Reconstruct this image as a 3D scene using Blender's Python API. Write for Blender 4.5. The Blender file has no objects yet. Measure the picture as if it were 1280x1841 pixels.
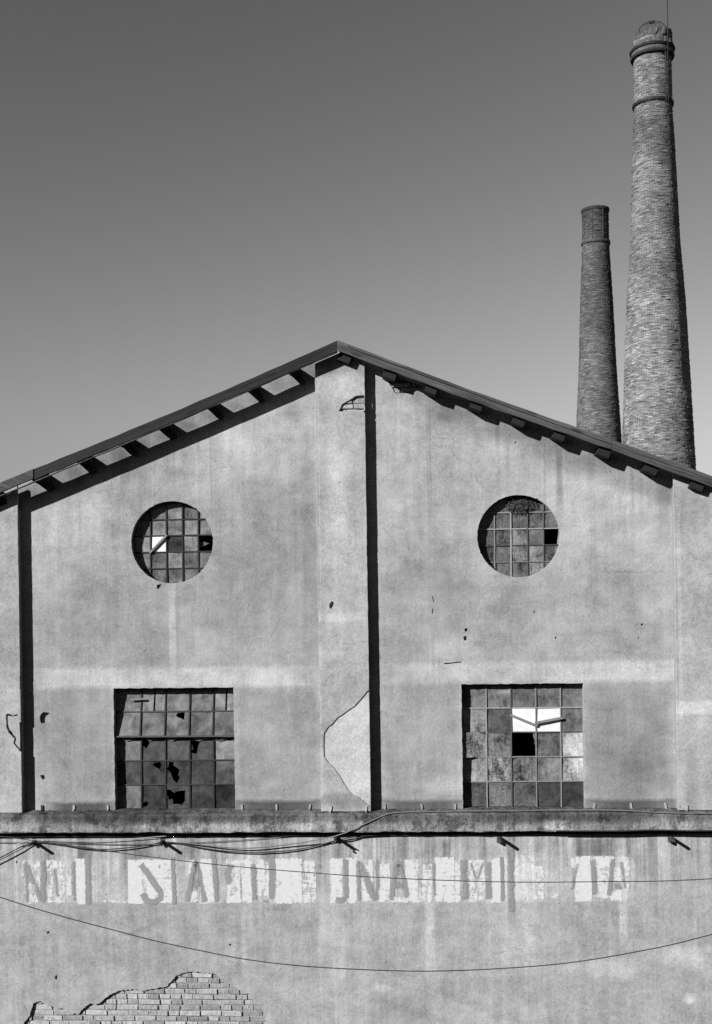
import bpy, math, random
import numpy as np
from mathutils import Vector, Matrix

# ------------------------------------------------------------------ camera, sky, sun, exposure
FPX, D, ZC = 2000.0, 12.2, 6.2            # focal length in photo pixels, distance to the wall, eye height
CX, YH = 640.0, 1040.0                    # principal point of the photograph
YAW, ROLL = math.radians(3.0), math.radians(0.85)
sc = bpy.context.scene
F = Vector((-math.sin(YAW), math.cos(YAW), 0)); R0 = Vector((math.cos(YAW), math.sin(YAW), 0)); UP = Vector((0, 0, 1))
right = R0 * math.cos(ROLL) - UP * math.sin(ROLL); upc = UP * math.cos(ROLL) + R0 * math.sin(ROLL)
cam_d = bpy.data.cameras.new('camera'); cam = bpy.data.objects.new('camera', cam_d); sc.collection.objects.link(cam)
cam.matrix_world = Matrix(((right.x, upc.x, -F.x, 0), (right.y, upc.y, -F.y, -D), (right.z, upc.z, -F.z, ZC), (0, 0, 0, 1)))
cam_d.sensor_fit = 'VERTICAL'; cam_d.sensor_height = 36.0; cam_d.lens = FPX / 1841 * 36.0
cam_d.shift_y = (YH - 920.5) / 1841; cam_d.clip_end = 3000; cam_d.clip_start = 0.1
sc.camera = cam

SUN = Vector((1.05, 1.0, -0.70)).normalized()          # the way the light travels
SUN_EL = math.asin(-SUN.z); SUN_AZ = math.atan2(-SUN.x, -SUN.y)
world = bpy.data.worlds.new('World'); sc.world = world; world.use_nodes = True
wn = world.node_tree; wn.nodes.clear()
sky_n = wn.nodes.new('ShaderNodeTexSky'); sky_n.sky_type = 'NISHITA'; sky_n.sun_disc = False
sky_n.sun_elevation = SUN_EL; sky_n.sun_rotation = SUN_AZ; sky_n.altitude = 0; sky_n.air_density = 4.0; sky_n.dust_density = 0.0; sky_n.ozone_density = 1.0
sep = wn.nodes.new('ShaderNodeSeparateColor'); bg = wn.nodes.new('ShaderNodeBackground'); wo = wn.nodes.new('ShaderNodeOutputWorld')
wn.links.new(sky_n.outputs[0], sep.inputs[0])
mu = wn.nodes.new('ShaderNodeMath'); mu.operation = 'MULTIPLY'; mu.inputs[1].default_value = 0.278
pw = wn.nodes.new('ShaderNodeMath'); pw.operation = 'POWER'; pw.inputs[1].default_value = 1.6   # contrast of the film
wn.links.new(sep.outputs[0], mu.inputs[0]); wn.links.new(mu.outputs[0], pw.inputs[0])
wn.links.new(pw.outputs[0], bg.inputs['Color'])          # black-and-white film behind a red filter sees the red of the sky
bg.inputs['Strength'].default_value = 0.060
wn.links.new(bg.outputs[0], wo.inputs[0])
sun_d = bpy.data.lights.new('sun', 'SUN'); sun_d.energy = 5.0; sun_d.angle = math.radians(0.5); sun_d.color = (1, 1, 1)
sun = bpy.data.objects.new('sun', sun_d); sc.collection.objects.link(sun)
sun.rotation_euler = SUN.to_track_quat('-Z', 'Y').to_euler(); sun.location = (-8, -10, 14)
sc.view_settings.view_transform = 'Standard'; sc.view_settings.look = 'None'
sc.view_settings.gamma = 1.0; sc.view_settings.use_curve_mapping = False
sc.view_settings.exposure = 1.0
sc.cycles.use_denoising = False; sc.cycles.sample_clamp_indirect = 2.0

random.seed(7); rng = np.random.default_rng(7)
C = sc.collection

# ------------------------------------------------------------------ measuring: photo pixel -> point on the plane y = Y
def W(px, py, Y=0.0):
    c, s = math.cos(ROLL), math.sin(ROLL)
    a, b = px - CX, py - YH
    u = a * c - b * s; v = a * s + b * c
    d = F + R0 * (u / FPX) + UP * (-v / FPX)
    t = (Y + D) / d.y
    return Vector((d.x * t, Y, ZC + d.z * t))
def P2(px, py, Y=0.0):
    w = W(px, py, Y); return (w.x, w.z)

# ------------------------------------------------------------------ node helper
class G:
    def __init__(s, name):
        s.m = bpy.data.materials.new(name); s.m.use_nodes = True
        s.t = s.m.node_tree; s.t.nodes.clear()
        s.out = s.t.nodes.new('ShaderNodeOutputMaterial')
        s.b = s.t.nodes.new('ShaderNodeBsdfPrincipled')
        s.t.links.new(s.b.outputs[0], s.out.inputs[0])
        s.tc = s.t.nodes.new('ShaderNodeTexCoord'); s.pos = s.tc.outputs['Object']
    def put(s, sock, v):
        if isinstance(v, bpy.types.NodeSocket): s.t.links.new(v, sock)
        elif sock.type == 'RGBA' and not hasattr(v, '__len__'): sock.default_value = (v, v, v, 1)
        else: sock.default_value = v
    def math(s, op, *a):
        n = s.t.nodes.new('ShaderNodeMath'); n.operation = op
        for i, v in enumerate(a): s.put(n.inputs[i], v)
        return n.outputs[0]
    def vmath(s, op, *a):
        n = s.t.nodes.new('ShaderNodeVectorMath'); n.operation = op
        for i, v in enumerate(a): s.put(n.inputs[i], v)
        return n.outputs['Value'] if op in ('LENGTH', 'DOT_PRODUCT') else n.outputs[0]
    def add(s, *a):
        r = a[0]
        for v in a[1:]: r = s.math('ADD', r, v)
        return r
    def mul(s, *a):
        r = a[0]
        for v in a[1:]: r = s.math('MULTIPLY', r, v)
        return r
    def step(s, v, a, b):
        n = s.t.nodes.new('ShaderNodeMapRange'); n.interpolation_type = 'SMOOTHSTEP'
        s.put(n.inputs[0], v); n.inputs[1].default_value = a; n.inputs[2].default_value = b
        return n.outputs[0]
    def noise(s, scale, detail=4, rough=0.55, vec=None, color=False, dist=0.0):
        n = s.t.nodes.new('ShaderNodeTexNoise'); n.inputs['Scale'].default_value = scale
        n.inputs['Detail'].default_value = detail; n.inputs['Roughness'].default_value = rough; n.inputs['Distortion'].default_value = dist
        s.put(n.inputs['Vector'], vec if vec is not None else s.pos)
        return n.outputs['Color'] if color else n.outputs[0]
    def c0(s, v, k):                    # (noise - 0.5) * k
        return s.math('MULTIPLY_ADD', v, k, -0.5 * k)
    def scaled(s, sc3, vec=None):
        return s.vmath('MULTIPLY', vec if vec is not None else s.pos, sc3)
    def bump(s, h, dist, strength=1.0):
        n = s.t.nodes.new('ShaderNodeBump'); n.inputs['Distance'].default_value = dist; n.inputs['Strength'].default_value = strength
        s.put(n.inputs['Height'], h); s.t.links.new(n.outputs[0], s.b.inputs['Normal'])
    def color(s, v): s.put(s.b.inputs['Base Color'], v)
    def set(s, rough=0.9, spec=0.2, metal=0.0):
        s.b.inputs['Roughness'].default_value = rough; s.b.inputs['Specular IOR Level'].default_value = spec; s.b.inputs['Metallic'].default_value = metal
    def info(s):
        return s.t.nodes.new('ShaderNodeObjectInfo')

def simple(name, base, scale=20, amp=0.6, rough=0.9, spec=0.2, bump=0.0, fine=150, tint=False):
    g = G(name); g.set(rough, spec)
    vec = g.pos
    if tint:
        oi = g.info(); sp = g.t.nodes.new('ShaderNodeSeparateColor'); g.t.links.new(oi.outputs['Color'], sp.inputs[0])
        base_s = sp.outputs[0]
        off = g.mul(oi.outputs['Random'], 37.0)
        cmb = g.t.nodes.new('ShaderNodeCombineXYZ'); g.put(cmb.inputs[0], off); g.put(cmb.inputs[2], off)
        vec = g.vmath('ADD', g.pos, cmb.outputs[0])
    else: base_s = base
    a = g.noise(scale, 6, 0.65, vec); b = g.noise(fine, 3, 0.6, vec)
    k = g.add(1.0, g.c0(a, amp), g.c0(b, amp * 0.8))
    k = g.math('MAXIMUM', k, 0.12)
    g.color(g.mul(base_s, k))
    if bump: g.bump(g.add(a, g.mul(b, 0.3)), bump)
    return g.m

def plaster(name, base, marks, streak=0.0, bumpd=0.0035, cloud=0.6, streak_z=None, mott=1.0, grime=0.0, gscale=9.0):
    """weathered render; marks = (kind, cx, cz, hx, hz, soft, amount, roughness of outline)"""
    g = G(name); g.set(0.93, 0.12)
    n1 = g.noise(0.8, 5, 0.55); n2 = g.noise(4.5, 7, 0.68); n5 = g.noise(1.9, 4, 0.6, dist=0.8); n3 = g.noise(32, 4, 0.6); n4 = g.noise(95, 3, 0.75)
    k = g.add(1.0, g.c0(n1, cloud), g.c0(n2, 0.85 * mott), g.c0(n5, 0.5 * mott), g.c0(n3, 0.6), g.c0(n4, 1.25))
    sv = g.noise(1.0, 5, 0.62, g.scaled((9.0, 1.0, 0.55)))
    sv2 = g.noise(1.0, 4, 0.6, g.scaled((26.0, 1.0, 1.1)))
    st = g.add(g.c0(sv, 0.9), g.c0(sv2, 0.5))
    if streak_z:
        z = g.t.nodes.new('ShaderNodeSeparateXYZ'); g.t.links.new(g.pos, z.inputs[0])
        fall = g.add(0.26, g.mul(g.step(z.outputs[2], streak_z[0], streak_z[1]), 0.74))
        st = g.mul(st, fall)
        dr = g.mul(g.step(g.noise(1, 5, 0.6, g.scaled((6.5, 1, .42)), dist=.15), 0.525, 0.565), fall)      # hard-edged runs
        lr = g.mul(g.step(g.noise(1, 5, 0.6, g.scaled((11, 1, .3)), dist=.1), 0.56, 0.60), g.add(fall, 0.2))
        k = g.mul(k, g.add(1.0, g.mul(dr, -0.17), g.mul(lr, 0.16)))
    k = g.mul(k, g.add(1.0, g.mul(st, streak)))
    tr = g.noise(1, 4, 0.6, g.scaled((2.2, 1, 8.5)), dist=1.2); k = g.add(k, g.c0(tr, 0.35))
    if grime:
        gn = g.noise(1, 9, 0.72, g.scaled((gscale, gscale, gscale * .8)), dist=0.3)
        k = g.mul(k, g.add(1.0, g.mul(g.step(gn, 0.50, 0.57), -grime), g.mul(g.step(gn, 0.42, 0.36), grime * 0.7)))
    d1 = g.vmath('SUBTRACT', g.noise(2.2, 4, 0.6, color=True), (0.5, 0.5, 0.5))
    d2 = g.vmath('SUBTRACT', g.noise(17, 4, 0.65, color=True), (0.5, 0.5, 0.5))
    warps = {}
    for kind, cx, cz, hx, hz, soft, amt, wob in marks:
        if wob not in warps:
            w = g.vmath('ADD', g.vmath('MULTIPLY', d1, (wob * 0.5, 0, wob * 0.5)), g.vmath('MULTIPLY', d2, (wob * 0.35, 0, wob * 0.35)))
            warps[wob] = g.vmath('ADD', g.pos, w)
        v = g.vmath('MULTIPLY_ADD', warps[wob], (1 / hx, 0, 1 / hz), (-cx / hx, 0, -cz / hz))
        if kind == 'e': dd = g.vmath('LENGTH', v)
        else:
            sp = g.t.nodes.new('ShaderNodeSeparateXYZ'); g.t.links.new(g.vmath('ABSOLUTE', v), sp.inputs[0])
            dd = g.math('MAXIMUM', sp.outputs[0], sp.outputs[2])
        m = g.step(dd, 1.0 + soft, 1.0 - soft)
        k = g.mul(k, g.add(1.0, g.mul(m, amt)))
    cv = g.t.nodes.new('ShaderNodeTexVoronoi'); cv.feature = 'DISTANCE_TO_EDGE'; cv.inputs['Scale'].default_value = 0.85
    g.t.links.new(g.vmath('ADD', g.vmath('ADD', g.pos, g.vmath('MULTIPLY', d1, (.5, 0, .5))), g.vmath('MULTIPLY', d2, (.06, 0, .06))), cv.inputs['Vector'])
    crk = g.mul(g.step(cv.outputs['Distance'], 0.006, 0.001), g.step(g.noise(0.9, 2, 0.5, g.scaled((1.3, 1, 1.3))), 0.50, 0.60))
    k = g.mul(k, g.add(1.0, g.mul(crk, -0.22)))
    vo = g.t.nodes.new('ShaderNodeTexVoronoi'); vo.inputs['Scale'].default_value = 5.5; g.t.links.new(g.pos, vo.inputs['Vector'])
    pit = g.step(vo.outputs['Distance'], 0.035, 0.06)
    k = g.mul(k, g.add(0.62, g.mul(pit, 0.38)))
    g.color(g.mul(base, k))
    g.bump(g.add(g.mul(n2, 1.6), n3, g.mul(n4, 0.35), g.mul(pit, 0.6)), bumpd, 0.9)
    return g.m

def bx_mark(x0, y0, x1, y1, amt, soft=0.25, wob=0.08, Y=0.0):
    a = W(x0, y0, Y); b = W(x1, y1, Y)
    return ('b', (a.x + b.x) / 2, (a.z + b.z) / 2, abs(b.x - a.x) / 2, abs(a.z - b.z) / 2, soft, amt, wob)
def el_mark(cx, cy, rx, ry, amt, soft=0.6, wob=0.12, Y=0.0):
    a = W(cx, cy, Y); return ('e', a.x, a.z, rx * 0.0061, ry * 0.0061, soft, amt, wob)

# ------------------------------------------------------------------ mesh helpers
def link(o, parent=None):
    C.objects.link(o)
    if parent is not None: o.parent = parent
    return o
def mesh(name, verts, faces, mat, parent=None, smooth=False):
    me = bpy.data.meshes.new(name); me.from_pydata([tuple(v) for v in verts], [], faces); me.update()
    if mat: me.materials.append(mat)
    if smooth: me.polygons.foreach_set('use_smooth', [True] * len(me.polygons))
    return link(bpy.data.objects.new(name, me), parent)
def empty(name, loc=(0, 0, 0)):
    o = bpy.data.objects.new(name, None); o.location = loc; o.empty_display_size = 0.3; return link(o)
def tag(o, label, cat, group=None, kind=None):
    if label: o['label'] = label
    if cat: o['category'] = cat
    if group: o['group'] = group
    if kind: o['kind'] = kind
    return o
def tone(o, v): o.color = (v, v, v, 1); return o
BF = [(0, 3, 2, 1), (4, 5, 6, 7), (0, 1, 5, 4), (1, 2, 6, 5), (2, 3, 7, 6), (3, 0, 4, 7)]
def boxv(x0, x1, y0, y1, z0, z1):
    return [(x0, y0, z0), (x1, y0, z0), (x1, y1, z0), (x0, y1, z0), (x0, y0, z1), (x1, y0, z1), (x1, y1, z1), (x0, y1, z1)]
def box(name, x0, x1, y0, y1, z0, z1, mat, parent=None):
    return mesh(name, boxv(x0, x1, y0, y1, z0, z1), BF, mat, parent)
def plate(name, polys, y0, y1, mat, parent=None, bevel=0.0, shear=None):
    """outline polygons (x, z), even-odd holes, filled and given thickness from y0 to y1"""
    cu = bpy.data.curves.new('c', 'CURVE'); cu.dimensions = '2D'; cu.fill_mode = 'BOTH'
    cu.extrude = abs(y1 - y0) / 2 - bevel; cu.bevel_depth = bevel; cu.offset = -bevel; cu.bevel_resolution = 1
    for p in polys:
        sp = cu.splines.new('POLY'); sp.points.add(len(p) - 1); sp.use_cyclic_u = True
        for q, (x, z) in zip(sp.points, p): q.co = (x, z, 0, 1)
    co = bpy.data.objects.new('c', cu)
    me = bpy.data.meshes.new_from_object(co)
    bpy.data.objects.remove(co); bpy.data.curves.remove(cu)
    me.name = name; ym = (y0 + y1) / 2
    n = len(me.vertices); a = np.empty(n * 3); me.vertices.foreach_get('co', a); a = a.reshape(-1, 3)
    b = np.stack([a[:, 0], ym - a[:, 2], a[:, 1]], 1)
    if shear: b[:, 1] += np.array([shear(x, z) for x, z in b[:, [0, 2]]])
    me.vertices.foreach_set('co', b.ravel()); me.materials.clear(); me.materials.append(mat)
    me.polygons.foreach_set('use_smooth', [False] * len(me.polygons)); me.update()
    return link(bpy.data.objects.new(name, me), parent)
def rough(poly, step=0.06, amp=0.004, closed=True):
    out = []; n = len(poly)
    for i in range(n if closed else n - 1):
        a = Vector(poly[i]); b = Vector(poly[(i + 1) % n]); L = (b - a).length; k = max(1, int(L / step))
        d = (b - a) / max(L, 1e-9); nn = Vector((-d.y, d.x))
        for j in range(k):
            p = a.lerp(b, j / k)
            if j: p = p + nn * random.uniform(-amp, amp)
            out.append((p.x, p.y))
    return out
def tube(name, pts, r, mat, parent=None, sides=6, rr=None):
    v, f = [], []; n = len(pts); pts = [Vector(p) for p in pts]
    for i, p in enumerate(pts):
        t = (pts[min(i + 1, n - 1)] - pts[max(i - 1, 0)]).normalized()
        a = t.cross(Vector((0, 0, 1)) if abs(t.z) < 0.9 else Vector((1, 0, 0))).normalized(); b = t.cross(a)
        q = rr[i] if rr else r
        for k in range(sides):
            w = 2 * math.pi * k / sides; v.append(p + a * (q * math.cos(w)) + b * (q * math.sin(w)))
    for i in range(n - 1):
        for k in range(sides):
            f.append((i * sides + k, i * sides + (k + 1) % sides, (i + 1) * sides + (k + 1) % sides, (i + 1) * sides + k))
    f.append(tuple(range(sides))[::-1]); f.append(tuple((n - 1) * sides + k for k in range(sides)))
    return mesh(name, v, f, mat, parent, smooth=True)
def spline(pts, per=8):
    pts = [Vector(p) for p in pts]; out = []
    for i in range(len(pts) - 1):
        p0, p1, p2, p3 = pts[max(i - 1, 0)], pts[i], pts[i + 1], pts[min(i + 2, len(pts) - 1)]
        for j in range(per):
            t = j / per
            out.append(0.5 * ((2 * p1) + (p2 - p0) * t + (2 * p0 - 5 * p1 + 4 * p2 - p3) * t * t + (3 * p1 - p0 - 3 * p2 + p3) * t ** 3))
    out.append(pts[-1]); return out
def inside(p, poly):
    x, y = p; r = False; j = len(poly) - 1
    for i in range(len(poly)):
        xi, yi = poly[i]; xj, yj = poly[j]
        if (yi > y) != (yj > y) and x < (xj - xi) * (y - yi) / (yj - yi) + xi: r = not r
        j = i
    return r

# ------------------------------------------------------------------ materials
UPM = [  # light and dark stains of the gable wall
    bx_mark(62, 1203, 572, 1232, 0.27, 0.35, 0.08), bx_mark(690, 1193, 1210, 1224, 0.24, 0.35, 0.08),
    bx_mark(303, 1058, 317, 1196, 0.26, 0.5, 0.03), el_mark(500, 1050, 130, 170, -0.14), el_mark(200, 1110, 150, 90, -0.10),
    el_mark(480, 800, 110, 120, 0.08), el_mark(150, 940, 90, 60, 0.12), el_mark(820, 760, 160, 70, 0.12),
    el_mark(760, 1090, 70, 110, -0.10), el_mark(1110, 900, 90, 90, 0.10), el_mark(1090, 1330, 90, 70, -0.08),
    bx_mark(1000, 810, 1012, 905, -0.25, 0.6, 0.04), bx_mark(1180, 850, 1206, 975, -0.16, 0.6, 0.06), el_mark(960, 770, 90, 22, -0.22),
    el_mark(1090, 830, 70, 20, -0.2), el_mark(850, 735, 60, 20, -0.18), el_mark(520, 735, 16, 14, -0.2, 0.8), el_mark(318, 850, 18, 12, -0.2, 0.8),
    el_mark(800, 1410, 55, 14, 0.26, 0.7), el_mark(830, 1165, 45, 26, 0.14), el_mark(1130, 1210, 120, 30, 0.08),
    bx_mark(90, 1443, 205, 1462, -0.55, 0.5, 0.05), bx_mark(425, 1440, 575, 1462, -0.55, 0.5, 0.05), bx_mark(690, 1439, 832, 1460, -0.5, 0.5, 0.05),
    bx_mark(1055, 1438, 1213, 1458, -0.5, 0.5, 0.05), el_mark(120, 1330, 110, 80, -0.07), el_mark(760, 1320, 60, 120, -0.05),
    el_mark(645, 905, 30, 40, 0.0)]
PLM = [bx_mark(571, 640, 577, 1130, 0.3, 0.8, 0.015, Y=-.11), bx_mark(574, 1130, 581, 1455, 0.22, 0.8, 0.015, Y=-.11), el_mark(612, 690, 40, 25, 0.22, Y=-.13), el_mark(600, 830, 22, 30, 0.22, Y=-.13), el_mark(605, 905, 18, 60, 0.2, Y=-.13), el_mark(640, 905, 16, 50, -0.12, Y=-.13),
       el_mark(612, 1110, 40, 9, 0.25, Y=-.13), el_mark(615, 990, 30, 50, 0.12, Y=-.13), el_mark(620, 1180, 50, 60, 0.08, Y=-.13),
       bx_mark(570, 645, 660, 672, -0.25, 0.5, Y=-.13), bx_mark(1205, 1262, 1310, 1284, 0.4, 0.4, 0.05, Y=-.13), bx_mark(1217, 900, 1228, 1260, 0.22, 0.8, 0.05, Y=-.13),
       el_mark(1240, 900, 40, 50, -0.1, Y=-.13), bx_mark(1216, 1380, 1232, 1455, 0.2, 0.6, 0.05, Y=-.13), el_mark(20, 1240, 30, 30, 0.15, Y=-.13),
       el_mark(615, 1440, 45, 12, -0.35, Y=-.13), el_mark(1245, 1390, 12, 90, -0.12, Y=-.13), el_mark(20, 1150, 30, 60, -0.15, Y=-.13)]
LOM = [bx_mark(432, 1625, 442, 1740, 0.2, 0.6, 0.05, -.05), bx_mark(765, 1620, 782, 1735, 0.26, 0.6, 0.05, -.05), bx_mark(575, 1625, 605, 1710, 0.14, 0.7, 0.06, -.05),
       bx_mark(1113, 1610, 1128, 1690, 0.3, 0.6, 0.05, -.05), el_mark(945, 1690, 45, 50, 0.18, Y=-.05), el_mark(1085, 1742, 70, 16, 0.18, Y=-.05), el_mark(1235, 1720, 45, 22, 0.22, Y=-.05),
       el_mark(1240, 1795, 10, 8, 0.35, Y=-.05), el_mark(685, 1778, 16, 7, 0.22, Y=-.05), el_mark(720, 1810, 40, 30, -0.08, Y=-.05),
       bx_mark(1035, 1508, 1105, 1540, -0.3, 0.25, 0.03, -.05), bx_mark(1125, 1505, 1140, 1545, -0.22, 0.5, 0.03, -.05), bx_mark(912, 1520, 925, 1640, -0.24, 0.4, 0.03, -.05),
       bx_mark(238, 1505, 270, 1546, -0.28, 0.4, 0.05, -.05), bx_mark(138, 1508, 158, 1545, -0.3, 0.4, 0.03, -.05), bx_mark(795, 1512, 810, 1542, -0.3, 0.5, 0.02, -.05),
       bx_mark(595, 1510, 608, 1545, -0.2, 0.4, 0.03, -.05), bx_mark(925, 1530, 977, 1620, 0.2, 0.3, 0.05, -.05), bx_mark(715, 1500, 730, 1545, -0.22, 0.5, 0.03, -.05),
       bx_mark(340, 1508, 352, 1560, -0.2, 0.5, 0.02, -.05), bx_mark(470, 1510, 500, 1545, -0.18, 0.5, 0.04, -.05), el_mark(300, 1680, 300, 60, -0.05, Y=-.05)]
YL0 = -.045
LEM = [el_mark(1000, 1484, 22, 10, 0.5, 0.4, 0.05, -.18), el_mark(545, 1487, 22, 7, 0.55, 0.4, 0.05, -.18), el_mark(620, 1482, 40, 10, 0.3, 0.6, 0.08, -.18),
       el_mark(200, 1470, 170, 14, -0.35, 0.7, 0.08, -.18), el_mark(950, 1470, 110, 12, -0.35, 0.6, 0.08, -.18), el_mark(1100, 1470, 60, 14, -0.25, 0.7, 0.08, -.18),
       el_mark(350, 1486, 120, 9, 0.25, 0.7, 0.08, -.18), el_mark(700, 1470, 60, 12, -0.25, 0.7, 0.08, -.18), el_mark(40, 1482, 40, 12, 0.3, 0.7, 0.08, -.18), el_mark(450, 1472, 90, 12, -0.2, 0.7, 0.08, -.18)]
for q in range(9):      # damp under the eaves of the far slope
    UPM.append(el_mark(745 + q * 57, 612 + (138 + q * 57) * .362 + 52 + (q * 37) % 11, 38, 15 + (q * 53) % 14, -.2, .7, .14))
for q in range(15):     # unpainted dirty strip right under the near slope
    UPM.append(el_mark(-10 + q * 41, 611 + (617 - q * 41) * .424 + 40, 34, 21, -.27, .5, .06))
for q in range(26):     # rain runs
    x = random.choice([random.uniform(70, 560), random.uniform(700, 1200)]); y = 611 + (607 - x) * .424 + 50 if x < 607 else 612 + (x - 607) * .362 + 40
    h = random.uniform(40, 260); w = random.uniform(1.5, 6)
    UPM.append(bx_mark(x - w, y, x + w, y + h, random.choice([-.13, -.1, .1]), .8, .035))
UPM += [bx_mark(62, 1238, 200, 1440, -.11, .12, .06), bx_mark(426, 1238, 572, 1440, -.13, .12, .06), bx_mark(1056, 1228, 1210, 1440, -.12, .12, .06), bx_mark(690, 1228, 826, 1440, -.08, .12, .06), bx_mark(540, 760, 571, 1200, -.09, .5, .06)]
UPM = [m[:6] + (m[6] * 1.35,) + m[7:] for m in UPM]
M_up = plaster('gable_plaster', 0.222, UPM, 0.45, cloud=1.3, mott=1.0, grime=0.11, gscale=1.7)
M_pil = plaster('pilaster_plaster', 0.228, PLM, 0.3, cloud=0.9, mott=1.0, grime=0.10, gscale=3.0)
zl = W(640, 1640, -.05).z; zh = W(640, 1520, -.05).z
LOM += [bx_mark(36, 1546, 905, 1623, .12, .06, .02, YL0), bx_mark(905, 1540, 1132, 1620, .10, .08, .03, YL0)]
LOM = [m[:6] + (m[6] * 1.4,) + m[7:] for m in LOM]
M_lo = plaster('street_wall_plaster', 0.222, LOM, 2.0, streak_z=(zl, zh), cloud=0.5, grime=0.07, gscale=2.0)
LEM = [m[:6] + (max(-.75, m[6] * 1.5),) + m[7:] for m in LEM]
LEM.append(bx_mark(-1200, 1456, 2200, 1474, -.38, .5, .07, -.19))
M_le = plaster('ledge_cement', 0.16, LEM, 1.8, 0.016, 1.0, mott=1.6, grime=0.55, gscale=6.5)
M_under = plaster('undercoat_plaster', 0.3, [], 0.05, 0.004, 0.3)
M_mortar = simple('lime_mortar', 0.19, 25, 0.7, bump=0.01)
M_brick = simple('wall_brick', 0.3, 16, 1.2, bump=0.02, tint=True)
M_iron = simple('rusty_iron', 0.035, 40, 0.8, 0.7, 0.3)
M_black = simple('blackened_iron', 0.010, 40, 0.8, 0.7, 0.3)
M_bar = simple('glazing_bar_paint', 0.1, 30, 0.9, 0.7, 0.25, tint=True)
M_cable = simple('cable_rubber', 0.018, 20, 0.4, 0.6, 0.3)
M_palecable = simple('pale_cable', 0.1, 20, 0.4, 0.6, 0.3)
M_palepaint = simple('pale_wire_sheath', 0.24, 20, 0.4, 0.6, 0.3)
M_white = simple('painted_pane_glare', 0.47, 7, 0.7, 0.7, 0.2)  # white colour stands in for the glare of the bright panes
M_straw = simple('dry_straw', 0.06, 60, 0.7)
M_ins = simple('interior_plaster', 0.08, 5, 0.4)
M_tile = simple('roof_tile', 0.15, 6, 0.7)
M_peg = simple('cement_peg', 0.25, 40, 0.7, bump=0.004, tint=True)
M_porc = simple('porcelain', 0.55, 20, 0.3, 0.35, 0.5)

def wood(name, base, ang, amp=1.2):
    g = G(name); g.set(0.8, 0.25)
    mp = g.t.nodes.new('ShaderNodeMapping'); g.t.links.new(g.pos, mp.inputs[0]); mp.inputs['Rotation'].default_value = (0, ang, 0)
    v = mp.outputs[0]
    a = g.noise(1, 6, 0.65, g.scaled((1.6, 30, 46), v)); b = g.noise(1, 5, 0.6, g.scaled((1.1, 4, 6), v)); c = g.noise(90, 3, 0.6)
    vo = g.t.nodes.new('ShaderNodeTexVoronoi'); vo.inputs['Scale'].default_value = 1.0; g.t.links.new(g.scaled((2.2, 3, 9), v), vo.inputs['Vector'])
    knot = g.step(vo.outputs['Distance'], 0.08, 0.22)
    k = g.add(1.0, g.c0(a, amp), g.c0(b, amp * 0.9), g.c0(c, 0.4))
    g.color(g.mul(base, g.math('MAXIMUM', k, 0.15), g.add(0.4, g.mul(knot, 0.6)))); g.bump(g.add(a, g.mul(b, 0.5)), 0.006)
    return g.m
M_woodL = wood('dark_weathered_wood', 0.008, math.radians(21), 3.0)
M_woodR = wood('grey_weathered_wood', 0.042, -math.radians(21), 3.0)
M_beam = wood('purlin_wood', 0.007, 0)
M_lath = wood('lath_wood', 0.13, 0, 0.8)

def pane_mat():
    g = G('dusty_glass'); g.set(0.45, 0.35)
    oi = g.info(); sp = g.t.nodes.new('ShaderNodeSeparateColor'); g.t.links.new(oi.outputs['Color'], sp.inputs[0])
    off = g.mul(oi.outputs['Random'], 53.0); cmb = g.t.nodes.new('ShaderNodeCombineXYZ'); g.put(cmb.inputs[0], off); g.put(cmb.inputs[2], off)
    vec = g.vmath('ADD', g.pos, cmb.outputs[0])
    a = g.noise(7, 5, 0.6, vec, dist=0.6); b = g.noise(45, 5, 0.65, vec); c = g.noise(180, 2, 0.5, vec)
    d2 = g.noise(2.4, 3, 0.5, g.scaled((1.0, 1.0, 0.45), vec), dist=1.5); sm = g.step(d2, 0.42, 0.62)
    run = g.noise(1, 4, 0.6, g.scaled((55, 1, 5), vec))
    dirt = g.mul(g.add(g.c0(b, 2.0), g.c0(sm, 0.5), g.c0(run, 1.2)), sp.outputs[1])                      # green of the object colour: how blotchy
    k = g.math('MAXIMUM', g.add(1.0, g.c0(a, 2.3), dirt, g.c0(c, 0.5)), 0.18)
    g.color(g.mul(sp.outputs[0], k, 0.6)); g.bump(b, 0.002)
    r = g.math('MULTIPLY_ADD', a, 0.8, -0.08); g.put(g.b.inputs['Roughness'], r)
    return g.m
M_pane = pane_mat()

def paint_mat(name, base, thin, wear=0.5):
    """limewash worn through in streaks"""
    g = G(name); g.set(0.95, 0.1)
    oi = g.info(); sp = g.t.nodes.new('ShaderNodeSeparateColor'); g.t.links.new(oi.outputs['Color'], sp.inputs[0])
    a = g.noise(1, 5, 0.65, g.scaled((13, 1, 2.2))); b = g.noise(22, 5, 0.7); c = g.noise(1, 4, 0.6, g.scaled((3, 1, 40)))
    f = g.noise(210, 2, 0.6)
    g.color(g.mul(base, g.add(1.0, g.c0(b, 0.4), g.c0(f, 0.45))))
    ed = g.t.nodes.new('ShaderNodeAttribute'); ed.attribute_name = 'cover'
    m = g.add(g.math('MULTIPLY_ADD', ed.outputs['Fac'], 0.55, -0.5), sp.outputs[0], g.c0(a, 1.5 * wear), g.c0(b, 1.3 * wear), g.c0(c, 0.7 * wear))
    m = g.mul(g.step(m, 0.25, 0.75), thin)
    tr = g.t.nodes.new('ShaderNodeBsdfTransparent'); mx = g.t.nodes.new('ShaderNodeMixShader')
    g.put(mx.inputs[0], m); g.t.links.new(tr.outputs[0], mx.inputs[1]); g.t.links.new(g.b.outputs[0], mx.inputs[2]); g.t.links.new(mx.outputs[0], g.out.inputs[0])
    return g.m
M_lime = paint_mat('limewash', 0.42, 0.9, 1.5)
M_letter = paint_mat('letter_paint', 0.185, 0.85, 1.0)

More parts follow.
